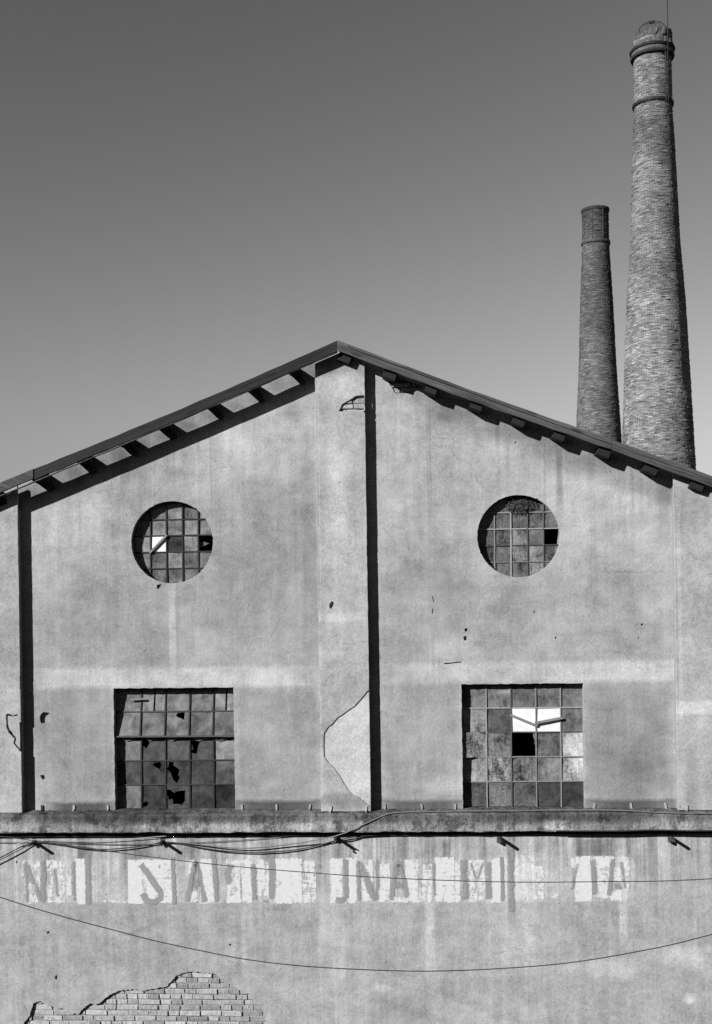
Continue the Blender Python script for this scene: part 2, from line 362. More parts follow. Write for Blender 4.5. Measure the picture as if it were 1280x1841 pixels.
def chimney_mat():
    g = G('chimney_brick'); g.set(0.92, 0.12)
    at = g.t.nodes.new('ShaderNodeAttribute'); at.attribute_name = 'tone'
    a = g.noise(2.2, 6, 0.7); b = g.noise(14, 4, 0.65); c = g.noise(0.35, 3, 0.5)
    k = g.math('MAXIMUM', g.add(1.0, g.c0(a, 1.8), g.c0(b, 0.9), g.c0(c, 1.2)), 0.15)
    g.color(g.mul(at.outputs['Fac'], k)); g.bump(b, 0.02)
    return g.m
M_chim = chimney_mat()
M_chcore = simple('chimney_mortar', 0.08, 8, 0.8)
M_soot = simple('sooty_cement', 0.02, 5, 0.9)

def ground_mat():
    g = G('yard_ground'); g.set(0.95, 0.1)
    a = g.noise(0.3, 6, 0.6); b = g.noise(6, 5, 0.65); c = g.noise(60, 3, 0.6)
    g.color(g.mul(0.045, g.add(1.0, g.c0(a, 0.8), g.c0(b, 0.6), g.c0(c, 0.8)))); g.bump(g.add(b, c), 0.02)
    return g.m

# ------------------------------------------------------------------ the setting
# street level in front of the factory, rising to an unseen bank under and behind the camera, added to block low sky and deepen shadows
gx = [-900, -200, -80] + list(np.arange(-45, 45.1, 1.5)) + [80, 200, 900]
gp = [(-900, 9.6), (-120, 9.8), (-40, 10.2), (-24, 10.4), (-19.5, 10.0), (-17.5, 8.6), (-16, 6.6), (-15, 5.3), (-14, 4.7), (-12.5, 4.6), (-11, 4.5), (-9.8, 3.6), (-8.4, 2.2), (-7, .9), (-5.8, .2), (-4.5, 0), (-2.5, 0), (-.5, 0), (2, 0), (30, 0), (90, 0), (900, 0)]
v = [(x, y, z + (random.uniform(-.12, .12) if abs(x) < 46 and -26 < y < -6 else 0)) for y, z in gp for x in gx]; n = len(gx)
tag(mesh('ground', v, [(r * n + c, r * n + c + 1, (r + 1) * n + c + 1, (r + 1) * n + c) for r in range(len(gp) - 1) for c in range(n - 1)], ground_mat(), smooth=True), 'street ground in front of the factory, with an unseen bank added to deepen shadows', None, kind='structure')

# ------------------------------------------------------------------ factory building
fac = tag(empty('factory_building'), 'derelict plastered factory gable with round windows and bare eaves', 'building')
YF = -0.246; HF = 0.113; PD = 0.110; YL = -0.045            # face of the verge board, its height, pilaster depth, lower wall plane
rid = W(607, 612, YF); le = W(7.5, 866, YF); re_ = W(1265, 850, YF)
mL = (rid.z - le.z) / (rid.x - le.x); mR = (re_.z - rid.z) / (re_.x - rid.x)
def top(x): return rid.z + (x - rid.x) * (mL if x < rid.x else mR)
zb = W(640, 1455, 0).z                                     # foot of the gable wall on the ledge
XL, XR = W(-56, 1200).x, W(1302, 1200).x
WT = 0.05
# openings
def circ(cx, cy, r, Y, n=72, grow=0.0):
    c = W(cx, cy, Y); rr = r * 0.0061 * (1 + Y / D) + grow
    return [(c.x + rr * math.cos(2 * math.pi * i / n), c.z + rr * math.sin(2 * math.pi * i / n)) for i in range(n)], c, rr
cL, ccL, crL = circ(309.2, 975, 74.7, 0); cR, ccR, crR = circ(932.4, 964, 73.4, 0)
def rect(x0, y0, x1, y1, Y=0.0):
    a = W(x0, y0, Y); b = W(x1, y1, Y); return [(a.x, b.z), (b.x, b.z), (b.x, a.z), (a.x, a.z)]
oL = rect(204.0, 1238, 423.0, 1455); oR = rect(829.5, 1230.5, 1052.0, 1451)
oL[0] = (oL[0][0], zb); oL[1] = (oL[1][0], zb); oR[0] = (oR[0][0], zb); oR[1] = (oR[1][0], zb)
def ZP(pts, Y=0.0): return [P2(x, y, Y) for x, y in pts]
gable = [(XL, zb), (XR, zb), (XR, top(XR) - WT), (rid.x, rid.z - WT), (XL, top(XL) - WT)]
# the plaster runs down to the ledge; openings that reach the foot are notches of the outline
out = [(XL, zb), oL[0], oL[3], oL[2], oL[1], oR[0], oR[3], oR[2], oR[1], (XR, zb), (XR, top(XR) - WT)]
sp_r = ZP([(691, 668), (700, 678), (708, 690), (713, 703), (722, 708), (736, 704), (748, 696), (744, 690), (757, 690)])
spall = [P2(690, 668)] + sp_r
def chip(poly, step, amp, p=.05, bite=.018):
    out = rough(poly, step, amp); c = Vector((sum(q[0] for q in out) / len(out), sum(q[1] for q in out) / len(out))); r = []
    for x, z in out:
        d = Vector((x, z)) - c; r.append((x, z) if random.random() > p else tuple(Vector((x, z)) + d.normalized() * random.uniform(.3, 1) * bite))
    return r
def jag(poly, amp=0.006, step=0.02): return rough(poly, step, amp)
top_r = [(rid.x, rid.z - WT), (XL, top(XL) - WT)]
outline = rough(out, 0.035, 0.0035, closed=False) + [out[-1]] + top_r
holes = [chip(cL, 0.018, 0.0025, .06, .012), chip(cR, 0.018, 0.0025, .06, .012),
         jag(ZP([(688, 668), (712, 676), (735, 686), (760, 695), (752, 702), (738, 707), (726, 714), (714, 710), (704, 696), (697, 682)])),
         jag(ZP([(73, 1285), (78, 1280), (87, 1281), (91, 1290), (90, 1298), (82, 1300), (75, 1301), (72, 1294)])),
         jag(ZP([(72, 1394), (79, 1393), (81, 1400), (76, 1402)]), 0.003), jag(ZP([(835, 1131), (841, 1129), (840, 1135), (836, 1136)]), 0.002),
         jag(ZP([(833, 1145), (838, 1143), (839, 1151), (834, 1152)]), 0.003), jag(ZP([(282, 1052), (290, 1050), (288, 1056), (283, 1060)]), 0.003),
         ZP([(799, 1192), (806, 1192), (830, 1189), (830, 1191), (806, 1194), (799, 1194.5)]),
         ZP([(777, 1072), (779, 1082), (780.5, 1082), (778, 1071)]), ZP([(779, 1094), (778, 1104), (776.5, 1104), (777.5, 1094)]),
         jag(ZP([(1152, 1122), (1157, 1121), (1156, 1124), (1153, 1125)]), 0.002), jag(ZP([(998, 1145), (1001, 1145), (1000, 1149), (998, 1149)]), 0.002),
         jag(ZP([(960, 1098), (962, 1098), (961, 1102), (959, 1102)]), 0.001), jag(ZP([(925, 795), (929, 794), (927, 798)]), 0.001),
         jag(ZP([(1147, 1146), (1150, 1145), (1148, 1149)]), 0.001)]
PT = 0.04
wall = plate('gable_plaster', [outline] + holes, 0.0, PT, M_up, fac, bevel=0.0025)
wall['label'] = 'stained grey plaster of the gable'
out2 = [(XL, zb), oL[0], oL[3], oL[2], oL[1], oR[0], oR[3], oR[2], oR[1], (XR, zb), (XR, top(XR) - WT)] + top_r
g1 = 0.004
o2 = [(x, z) for x, z in out2]
plate('gable_masonry', [o2, circ(309.2, 975, 74.7, 0, grow=.003)[0], circ(932.4, 964, 73.4, 0, grow=.003)[0]], PT + 0.002, 0.30, M_mortar, fac)

# pilasters: core and plaster skin with broken arrises and spalls
def pilaster(x0, x1, holes_, chips):
    z1 = lambda x: top(x) - WT - 0.004
    box('pilaster_core', x0 + .004, x1 - .004, -PD + .036, -.001, zb, min(z1(x0), z1(x1)) - .02, M_mortar, fac)
    pts = [(x0, zb), (x1, zb)]
    for za, zc_, d in sorted(chips): pts += [(x1, za), (x1 - d, za + .008), (x1 - d * .7, (za + zc_) / 2), (x1 - d * 1.1, zc_ - .01), (x1, zc_)]
    pts += [(x1, z1(x1))]
    if x0 < rid.x < x1: pts += [(rid.x, rid.z - WT - .004)]
    pts += [(x0, z1(x0))]
    return plate('pilaster', [rough(pts, 0.09, 0.0022)] + holes_, -PD, -PD + .034, M_pil, fac, bevel=0.003)
trap = ZP([(664.5, 1241), (660, 1243), (648, 1258), (637, 1270), (622, 1280), (606, 1291), (597, 1302), (590, 1307), (582.5, 1318), (582, 1335), (582.5, 1360), (590, 1371), (598, 1378), (612, 1398), (625, 1420), (634, 1429), (645, 1433), (655, 1442), (664.5, 1449)], -PD)
brk = ZP([(656, 711), (641, 711.5), (630, 718), (615, 727), (612, 734), (609, 739), (618, 741), (630, 738), (645, 740), (656.5, 738)], -PD)
pcx0, pcx1 = P2(572.5, 1100, -PD)[0], P2(661.6, 1100, -PD)[0]
trap[0] = (pcx1 - .004, trap[0][1]); trap[-1] = (pcx1 - .004, trap[-1][1]); brk[0] = (pcx1 - .005, brk[0][1]); brk[-1] = (pcx1 - .005, brk[-1][1])
zz = lambda y: P2(661, y, -PD)[1]
pc = pilaster(pcx0, pcx1, [rough(trap, 0.03, 0.002), jag(brk, 0.004), jag(ZP([(593, 1085), (597, 1081), (600, 1083), (599, 1090), (595, 1095), (592, 1092)], -PD), 0.002),
              ], [(zz(742), zz(724), .012), (zz(1252), zz(1246), .006), (zz(1000), zz(980), .004)])
pc['label'] = 'central pilaster with fallen plaster near its top and foot'
plate('undercoat_patch', [[(x - .006 if x < pcx1 - .01 else pcx1 - .006, z) for x, z in trap]], -PD + .012, -PD + .031, M_under, fac)
plx1 = P2(33.6, 1050, -PD)[0]; zz2 = lambda y: P2(36, y, -PD)[1]
pilaster(XL - .04, plx1, [jag(ZP([(11, 1285), (14, 1283), (24, 1286), (32, 1284), (31, 1287), (24, 1289), (14, 1287), (14, 1300), (17, 1312), (27, 1322), (29, 1330), (27, 1336), (35, 1346), (33, 1347), (24, 1336), (26, 1328), (16, 1318), (11.5, 1308)], -PD), 0.001)],
         [(zz2(1352), zz2(1298), .014), (zz2(1240), zz2(1215), .005)])
prx0 = P2(1214.8, 1150, -PD)[0]
pilaster(prx0, XR + .04, [], [])

# bricks bared by fallen plaster, one by one
brick_meshes = []
for k in range(6):
    hx, hy, hz = 0.12, 0.05, 0.0252
    vs = []
    for (x, y, z) in boxv(-hx, hx, -hy, hy, -hz, hz): vs.append((x + random.uniform(-.004, .004), y + random.uniform(-.003, .003), z + random.uniform(-.003, .003)))
    me = bpy.data.meshes.new('brick'); me.from_pydata(vs, [], BF); me.materials.append(M_brick)
    import bmesh
    bm = bmesh.new(); bm.from_mesh(me); bmesh.ops.bevel(bm, geom=bm.edges[:], offset=0.005, segments=1, affect='EDGES'); bm.to_mesh(me); bm.free()
    brick_meshes.append(me)
def bricks(poly, yf, parent, lo=.24, hi=.42, xmax=99.0):
    xs = [p[0] for p in poly]; zs = [p[1] for p in poly]; row = 0; z = math.floor(min(zs) / .0605) * .0605
    while z < max(zs) + .03:
        x = min(xs) - .3 + (.127 if row % 2 else 0) + random.uniform(-.02, .02)
        while x < max(xs) + .15:
            half = random.random() < 0.42; L = .112 if half else random.uniform(.205, .24)
            if x + L > xmax:
                L = xmax - x
                if L < .04: break
            c = (x + L / 2, z + .03)
            if any(inside((c[0] + dx * L / 2, c[1] + dz), poly) for dx in (-1, 0, 1) for dz in (-.028, 0, .028)):
                o = bpy.data.objects.new('brick', random.choice(brick_meshes)); link(o, parent)
                o.location = (c[0], yf + .05 + random.uniform(-.007, .008), c[1]); o.scale = (L / .24, 1, random.uniform(.93, 1.06))
                o.rotation_euler = (random.uniform(-.04, .04), random.uniform(-.012, .012), random.uniform(-.03, .03)); tone(o, random.uniform(lo, hi))
            x += L + random.uniform(.008, .013)
        z += .0605; row += 1
bricks(holes[2], .016, wall, .13, .24)
bricks(brk, -PD + .022, pc, .2, .27, xmax=pcx1 - .008)

# lower street wall, ledge between
LX0, LX1 = -9.5, 9.5
zl1 = W(640, 1496, -.17).z; zlt = W(640, 1464, -.17).z
patch = ZP([(30, 1880), (45, 1836), (54, 1826), (58, 1812), (60, 1804), (72, 1800), (84, 1808), (100, 1811), (115, 1815), (128, 1822), (141, 1823), (150, 1813), (164, 1804), (172, 1806), (182, 1802), (190, 1794), (203, 1786), (215, 1781), (240, 1779), (262, 1781), (284, 1777), (299, 1774), (309, 1764), (315, 1756), (325, 1751), (340, 1748), (362, 1748), (386, 1751), (394, 1757), (400, 1766), (414, 1770), (430, 1780), (446, 1786), (460, 1800), (470, 1812), (476, 1826), (482, 1860), (470, 1910), (380, 1965), (150, 1950)], YL)
lw_holes = [rough(patch, 0.018, 0.007), jag(ZP([(99, 1755), (103, 1753), (102, 1762), (99, 1760)], YL), .001), jag(ZP([(84, 1675), (89, 1674), (88, 1679), (85, 1679)], YL), .001), jag(ZP([(797, 1571), (804, 1569), (805, 1575), (799, 1577)], YL), .001),
            jag(ZP([(412, 1697), (416, 1697), (415, 1701), (412, 1700)], YL), .001), jag(ZP([(29, 1547), (31, 1548), (31, 1553), (29, 1552)], YL), .001)]
lwall = plate('street_wall_plaster', [[(LX0, -.2), (LX1, -.2), (LX1, zl1 + .02), (LX0, zl1 + .02)]] + lw_holes, YL, YL + .042, M_lo, fac, bevel=0.0025)
lwall['label'] = 'lower wall with faded lettering and a patch of bare bricks'
box('street_wall_masonry', LX0, LX1, YL + .045, .3, -.2, zl1 + .015, M_mortar, fac)
bricks(patch, YL + .024, lwall, .17, .32)
plate('bedding_mortar', [[(x, z) for x, z in patch]], YL + .036, YL + .0437, M_mortar, fac)
prof = [(.29, zb - .004), (-.02, zb + .002), (-.10, zb - .008), (-.160, zlt + .004), (-.173, zlt - .012), (-.170, zl1 + .01), (-.165, zl1), (-.03, zl1 - .003), (.29, zl1 - .003)]
vs, fs = [], []; nx = 260; k = len(prof)
for i in range(nx + 1):
    x = LX0 + (LX1 - LX0) * i / nx; a = random.uniform(-1, 1)
    for j, (y, z) in enumerate(prof):
        q = .007 if 1 <= j <= 6 else 0
        vs.append((x, y + random.uniform(-q, q), z + random.uniform(-q, q) * .8))
for i in range(nx):
    for j in range(k): fs.append((i * k + j, (i + 1) * k + j, (i + 1) * k + (j + 1) % k, i * k + (j + 1) % k))
fs += [tuple(range(k)), tuple(nx * k + j for j in range(k))[::-1]]
ledge = mesh('ledge', vs, fs, M_le, fac); ledge['label'] = 'projecting cement ledge, dark with damp'
# cut-off pegs along the foot of the wall
pgv = boxv(-.011, .011, -.012, .0, -.03, .026) + boxv(-.007, .007, -.034, -.012, -.034, -.018)
pgme = bpy.data.meshes.new('peg'); pgme.from_pydata(pgv, [], BF + [tuple(8 + q for q in f) for f in BF]); pgme.materials.append(M_peg)
for px, tn, yy in ((76, .03, 0), (133, .4, 0), (194, .42, 0), (435, .36, 0), (497, .38, 0), (557, .36, 0), (594, .5, -PD), (658, .5, -PD), (692, .34, 0), (758, .36, 0), (818, .36, 0), (1068, .36, 0), (1134, .4, 0), (1196, .42, 0), (1234, .42, -PD)):
    o = bpy.data.objects.new('peg', pgme); link(o, ledge); p = W(px, 1449 - px * .004, yy); o.location = (p.x, yy - .001, zb + .032); o.scale = (random.uniform(.8, 1.2), 1, random.uniform(.8, 1.15)); o.rotation_euler = (0, random.uniform(-.2, .2), 0); tone(o, tn * .55)

# roof: deck and tiles behind the wall, bare purlin ends and verge boards in front of it
YB = 15.0
def slab(name, xa, xb, y0, y1, dz0, dz1, mat, parent):
    return mesh(name, [(xa, y0, top(xa) - dz0), (xb, y0, top(xb) - dz0), (xb, y1, top(xb) - dz0), (xa, y1, top(xa) - dz0),
                       (xa, y0, top(xa) - dz1), (xb, y0, top(xb) - dz1), (xb, y1, top(xb) - dz1), (xa, y1, top(xa) - dz1)], [tuple(reversed(f)) if dz0 < dz1 else f for f in BF], mat, parent)
rf = slab('roof', XL - .5, rid.x, .01, YB, WT - .002, .012, M_beam, fac)
slab('roof', rid.x, XR + .5, .01, YB, WT - .002, .012, M_beam, fac)
for sgn in (0, 1):
    xa, xb = ((XL - .6, rid.x), (rid.x, XR + .6))[sgn]; nn = 120; vs = []; fs = []
    for i in range(nn + 1):
        y = .02 + (YB - .02) * i / nn
        for q in (0, 1):
            x = (xa, xb)[q]; vs.append((x, y, top(x) - .008 + .004 * math.sin(i * 1.9)))
    for i in range(nn): fs.append((2 * i, 2 * i + 1, 2 * i + 3, 2 * i + 2))
    mesh('roof_tiles', vs, fs, M_tile, rf)
box('side_wall', XL, XL + .3, .301, YB - .3, 0, top(XL) - WT, M_ins, fac); box('side_wall', XR - .3, XR, .301, YB - .3, 0, top(XR) - WT, M_ins, fac)
plate('back_wall', [[(XL, 0), (XR, 0), (XR, top(XR) - WT - .001), (rid.x, rid.z - WT - .001), (XL, top(XL) - WT - .001)]], YB - .29, YB - .02, M_ins, fac)
box('annex_roof', LX0, XL - .005, .301, 6, zl1 - .2, zl1 - .02, M_tile, fac); box('annex_roof', XR + .005, LX1, .301, 6, zl1 - .2, zl1 - .02, M_tile, fac)

def board(name, xa, xb, y0, y1, dtop, h, mat, wav=.006, endcut=0.0):
    n = max(6, int(abs(xb - xa) / .15)); up, dn = [], []
    for i in range(n + 1):
        x = xa + (xb - xa) * i / n
        sag = -.02 * math.sin(math.pi * i / n) if n > 12 else 0
        up.append((x, top(x) - dtop + sag + random.uniform(-wav, wav) * .6)); dn.append((x, top(x) - dtop - h + sag + random.uniform(-wav, wav)))
    return plate(name, [dn + up[::-1]], y0, y1, mat, rf, bevel=.003)
xj = W(60, 845, YF).x; xj2 = W(1100, 791, YF).x
board('verge_board', xj + .004, rid.x - .004, YF, YF + .04, 0, HF, M_woodL)
b2 = board('verge_board', XL - .65, xj, YF - .012, YF + .03, -.004, HF * .92, M_woodR)
board('verge_board', rid.x + .002, xj2 - .004, YF - .004, YF + .036, -.004, HF, M_woodR)
board('verge_board', xj2, XR + .65, YF - .010, YF + .03, .002, HF, M_woodR)
board('batten', XL - .62, rid.x - .01, YF + .005, YF + .036, HF + .001, .012, M_woodR, .003)
board('batten', rid.x + .1, XR + .62, YF - .022, YF - .012, .004, .03, M_woodR, .003)
aL, aR = math.atan(mL), math.atan(mR)
profL = [(0.0, 0), (.205, 0), (.205, .05), (.187, .062), (.162, .08), (.137, .108), (.12, .14), (.10, .175), (.05, .19), (-.02, .19), (-.02, 0)]
profR = [(-.02, 0), (.195, 0), (.197, .085), (.195, .13), (.185, .138), (-.02, .135)]
def purlin(px, py, ang, prof, w, carve=0.0, mat=M_beam):
    px += random.uniform(-5, 5); prof = [(t * random.uniform(.97, 1.0) if t > 0 else t, b * 1.0) for t, b in prof]; ang += random.uniform(-.05, .05)
    c = W(px, py, -.21); x0 = c.x; z0 = top(x0) - WT - .006
    ax = Vector((math.cos(ang), 0, math.sin(ang))); dn = Vector((math.sin(ang), 0, -math.cos(ang)))
    k = len(prof); vs = []
    for s_ in (-w / 2, w / 2):
        for t, b in prof:
            vs.append(Vector((x0, -t, z0)) + ax * (s_ + random.uniform(-.003, .003) + (carve * max(0, (b - .06) / .13) ** .7 if s_ < 0 else 0)) + dn * (b + random.uniform(-.004, .004) * (b > 0)))
    fs = [tuple(range(k)), tuple(range(k, 2 * k))[::-1]] + [(i, k + i, k + (i + 1) % k, (i + 1) % k) for i in range(k)]
    return mesh('purlin', vs, fs, mat, rf)
for px in (-9, 68, 143, 218, 293, 371, 448, 524): purlin(px, 611 + (607 - px) * .424 + 15, aL, profL, .135 + random.uniform(-.012, .012), .07)
for px in (627, 706, 783, 860, 937, 1016, 1094, 1178, 1258): purlin(px, 612 + (px - 607) * .362 + 15, aR, profR, .135 + random.uniform(-.012, .012))

# ------------------------------------------------------------------ windows
def clip(poly, cpoly):
    outp = poly
    for i in range(len(cpoly)):
        a = cpoly[i]; b = cpoly[(i + 1) % len(cpoly)]; inp = outp; outp = []
        side = lambda p: (b[0] - a[0]) * (p[1] - a[1]) - (b[1] - a[1]) * (p[0] - a[0])
        for j in range(len(inp)):
            p, q = inp[j - 1], inp[j]; sp_, sq = side(p), side(q)
            if (sp_ < 0) != (sq < 0): t = sp_ / (sp_ - sq); outp.append((p[0] + t * (q[0] - p[0]), p[1] + t * (q[1] - p[1])))
            if sq >= 0: outp.append(q)
        if not outp: return []
    return outp
def bar(win, a, b, w, d, yg, tn, shear=None, name='glazing_bar', mat=None):
    a = Vector(a); b = Vector(b); dv = (b - a).normalized(); nn = Vector((-dv.y, dv.x)) * (w / 2)
    o = plate(name, [rough([tuple(a - nn), tuple(b - nn), tuple(b + nn), tuple(a + nn)], .08, .0012)], yg - d, yg + .012, mat or M_bar, win, shear=shear)
    return tone(o, tn)
def pane(win, poly, yg, tn, blot=.5, holes_=(), shear=None, mat=None):
    dy = random.uniform(-.002, .002)
    if shear is None:
        xc = sum(p[0] for p in poly) / len(poly); zc = sum(p[1] for p in poly) / len(poly); ta, tb = random.uniform(-.03, .03), random.uniform(-.03, .03)
        shear = lambda x, z: ta * (x - xc) + tb * (z - zc)
    o = plate('pane', [poly] + list(holes_), yg - .002 + dy, yg + .002 + dy, mat or M_pane, win, shear=shear)
    o.color = (tn, blot, 0, 1); return o
def lath(win, a, b, w, yg, th=.012, mat=None):
    return bar(win, a, b, w, 0, yg, .2, name='stay_lath', mat=mat or M_lath)
YG = 0.10
def cell(xs, ys, i, j, Y, g=.0):
    x0, z1 = P2(xs[i], ys[j], Y); x1, z0 = P2(xs[i + 1], ys[j + 1], Y)
    return [(x0, z0), (x1, z0), (x1, z1), (x0, z1)]
CT = lambda c, s, ox, oy: (ox + c[0] / s, oy + c[1] / s)

# left rectangular window: upper two rows hang outward as one flap, panes shot through
wl = empty('window', (0, 0, 0)); wl.parent = fac; wl['label'] = 'square steel window with a flap hanging out and shattered panes'
xs = [203, 254.2, 297.8, 341.3, 384.2, 426]; ys = [1234, 1279, 1322.7, 1367, 1410.3, 1454]
def hole(pts, s, ox, oy, Y): return rough(ZP([CT(p, s, ox, oy) for p in pts], Y), .02, .002)
HL = {(2, 1): [(625, 345), (640, 325), (697, 324), (695, 383), (670, 372), (635, 358)], (1, 2): [(352, 545), (400, 535), (405, 580), (380, 618), (352, 595)],
      (3, 2): [(748, 560), (830, 548), (805, 600), (797, 660), (765, 660), (748, 650), (765, 620)], (1, 3): [(430, 755), (450, 737), (495, 729), (503, 770), (490, 780), (505, 810), (480, 785), (450, 768)],
      (2, 3): [(570, 727), (610, 732), (600, 755), (655, 795), (640, 835), (655, 855), (630, 905), (600, 875), (580, 815), (552, 790), (562, 765)],
      (2, 4): [(553, 957), (575, 957), (610, 985), (640, 968), (700, 965), (697, 1050), (675, 1080), (600, 1075), (598, 1035), (565, 1040), (553, 1000)], (1, 4): [(350, 1100), (350, 1075), (375, 1052), (395, 1065), (390, 1090), (365, 1098)]}
zf0 = P2(310, 1238, YG)[1]; zf1 = P2(310, 1322.7, YG)[1]
flap = lambda x, z: (.035 - .09 * (zf0 - z) / (zf0 - zf1)) if z > zf1 - .02 else 0.0
TL = [[.17, .16, .14, .14, .15], [.16, .14, .14, .135, .12], [.18, .08, .09, .08, .22], [.08, .05, .055, .06, .085], [.17, .045, .075, .05, .03]]
for j in range(5):
    for i in range(5):
        sh = flap if j < 2 else None; c = cell(xs, ys, i, j, YG)
        if j == 2 and i not in (1, 3):   # ragged tops under the flap
            x0, x1, z1 = c[0][0], c[1][0], c[2][1]; n = 7
            c = c[:2] + [(x1 + (x0 - x1) * q / n, z1 - .02 - random.uniform(.0, .05)) for q in range(n + 1)]
        if (i, j) in ((1, 0), (4, 0)):        # snapped panes with an open slot
            x0, z0 = c[0]; x1, z1 = c[2]; xm = x0 + (x1 - x0) * .54
            pane(wl, [(x0, z0), (xm - .014, z0), (xm - .004, z1), (x0, z1)], YG, TL[j][i] * 1.25, .3, shear=sh)
            pane(wl, [(xm + .006, z0), (x1, z0), (x1, z1), (xm + .012, z1)], YG, TL[j][i] * 1.35, .3, shear=sh); continue
        hs = [hole(HL[(i, j)], 4.571, 180, 1210, YG)] if (i, j) in HL else []
        pane(wl, c, YG, TL[j][i], .35, hs, sh)
for i in range(1, 5):
    bar(wl, P2(xs[i] - .6, 1238, YG), P2(xs[i], 1322, YG), .015, .016, YG, .014, flap)
    bar(wl, P2(xs[i], 1325, YG), P2(xs[i] + .6, 1455, YG), .016, .016, YG, .013)
for j in range(1, 5):
    if j == 2: bar(wl, P2(203, ys[j], YG), P2(426, ys[j] - 1, YG), .016, .022, YG, .04, flap)
    else: bar(wl, P2(203, ys[j] + .5, YG), P2(426, ys[j] - 1.3, YG), .012, .013, YG, .03, flap if j < 2 else None)
lath(wl, P2(234, 1257.5, .08), P2(259, 1256, .08), .020, .062)
for q in range(5):   # shards left standing below the flap
    x = 222 + q * 42 + random.uniform(-8, 8); pane(wl, ZP([(x, 1326), (x + random.uniform(20, 34), 1325), (x + random.uniform(16, 26), 1329), (x + random.uniform(6, 14), 1332), (x + 2, 1330)], YG), .085, .17, .8)

# right rectangular window
wr = empty('window'); wr.parent = fac; wr['label'] = 'square steel window with two white panes and one missing pane'
xs = [828, 874.6, 919, 963.6, 1008, 1054]; ys = [1229, 1272.3, 1316, 1360.5, 1404.7, 1449.5]
TR = [[.18, .22, .16, .18, .17], [.27, .07, 0, 0, .17], [.36, .21, 0, .13, .42], [.26, .25, .13, .18, .36], [.11, .16, .12, .06, .045]]
BL = [[.6, .8, .6, .5, .5], [.9, 1.2, 0, 0, .6], [1.4, 1.0, 0, .9, 1.0], [1.0, 1.6, 1.7, .9, 1.2], [.8, 1.0, .9, .6, .7]]
for j in range(5):
    for i in range(5):
        c = cell(xs, ys, i, j, YG)
        if (i, j) == (2, 2):
            x1, z1 = c[2]; z0 = c[0][1]
            pane(wr, rough([(x1 - .028, z1), (x1, z1), (x1, z1 - .15), (x1 - .02, z1 - .13), (x1 - .016, z1 - .08), (x1 - .03, z1 - .05)], .02, .003), YG, .12, .9); continue
        if (i, j) in ((2, 1), (3, 1)): pane(wr, c, YG - .004, .9, 0, mat=M_white); continue
        if (i, j) == (0, 2): pane(wr, c, .03, TR[j][i], BL[j][i], shear=lambda x, z: .3 * (x - c[0][0])); continue
        pane(wr, c, YG, TR[j][i], BL[j][i])
for i in range(1, 5): bar(wr, P2(xs[i] - 1.1, 1229, YG), P2(xs[i] + 1.2, 1452, YG), .013, .015, YG, (.17, .06, .12, .15)[i - 1])
for j in range(1, 5): bar(wr, P2(828, ys[j] + .8, YG), P2(1054, ys[j] - .8, YG), .012, .013, YG, (.2, .05, .14, .13)[j - 1])
bar(wr, P2(1050.5, 1232, YG), P2(1053.5, 1452, YG), .014, .03, YG, .05, name='frame_bar')
lath(wr, P2(917, 1284.5, .09), P2(965, 1304.5, .09), .024, .062); lath(wr, P2(961, 1299, .09), P2(1010, 1290, .09), .025, .05)

def round_window(label, cx, cy, r, vx, hy, tones, blots, skip, white, bars):
    w = empty('window'); w.parent = fac; w['label'] = label
    cp, c, rr = circ(cx, cy, r, YG, 72, .02)
    xs = [cx - 90] + vx + [cx + 90]; ys = [cy - 90] + hy + [cy + 90]
    for j in range(5):
        for i in range(5):
            poly = clip(cell(xs, ys, i, j, YG), cp)
            if len(poly) < 3 or (i, j) in skip: continue
            xr = max(p[0] for p in poly) - min(p[0] for p in poly)
            if xr < .02: continue
            if (i, j) in white: pane(w, poly, YG - .004, .9, 0, mat=M_white)
            else: pane(w, poly, YG, tones[j][i], blots)
    cc = W(cx, cy, YG)
    for q, x in enumerate(vx):
        X = P2(x, cy, YG)[0]; h = math.sqrt(max(0, rr * rr - (X - cc.x) ** 2))
        bar(w, (X - .004, cc.z - h), (X + .002, cc.z + h), bars[0], .016, YG, bars[1][q])
    for q, y in enumerate(hy):
        Z = P2(cx, y, YG)[1]; h = math.sqrt(max(0, rr * rr - (Z - cc.z) ** 2))
        bar(w, (cc.x - h, Z), (cc.x + h, Z), bars[0] * .85, .013, YG, bars[2][q])
    return w
t0 = [[.15, .16, .19, .15, .24], [.18, .19, .22, .21, .17], [.2, .2, .03, .2, .02], [.15, .15, .22, .15, .15], [.13, .14, .14, .14, .13]]
wl2 = round_window('round steel window with one white pane and a loose lath', 309.4, 975.4, 74.7, [271, 299.9, 328.8, 357], [934.1, 963, 992.2, 1022], t0, .7, {(4, 2)}, {(1, 2)}, (.015, (.01, .008, .01, .012), (.014, .008, .015, .012)))
lath(wl2, P2(300.5, 962, .09), P2(269.5, 994, .09), .022, .066)
pane(wl2, ZP([(357.5, 976), (366, 974), (377, 977), (370, 980), (359, 985)], .13), .13, .12, .6)
t1 = [[.1, .12, .12, .10, .12], [.11, .11, .10, .15, .13], [.10, .11, .19, .11, .02], [.10, .10, .23, .23, .10], [.1, .10, .10, .22, .12]]
wr2 = round_window('round steel window with a nest and one missing pane', 932.6, 964.2, 73.4, [889, 918.4, 948.2, 976.8], [921.4, 950.8, 980.4, 1010.2], t1, 1.2, {(4, 2)}, set(), (.014, (.13, .2, .05, .06), (.16, .2, .03, .1)))

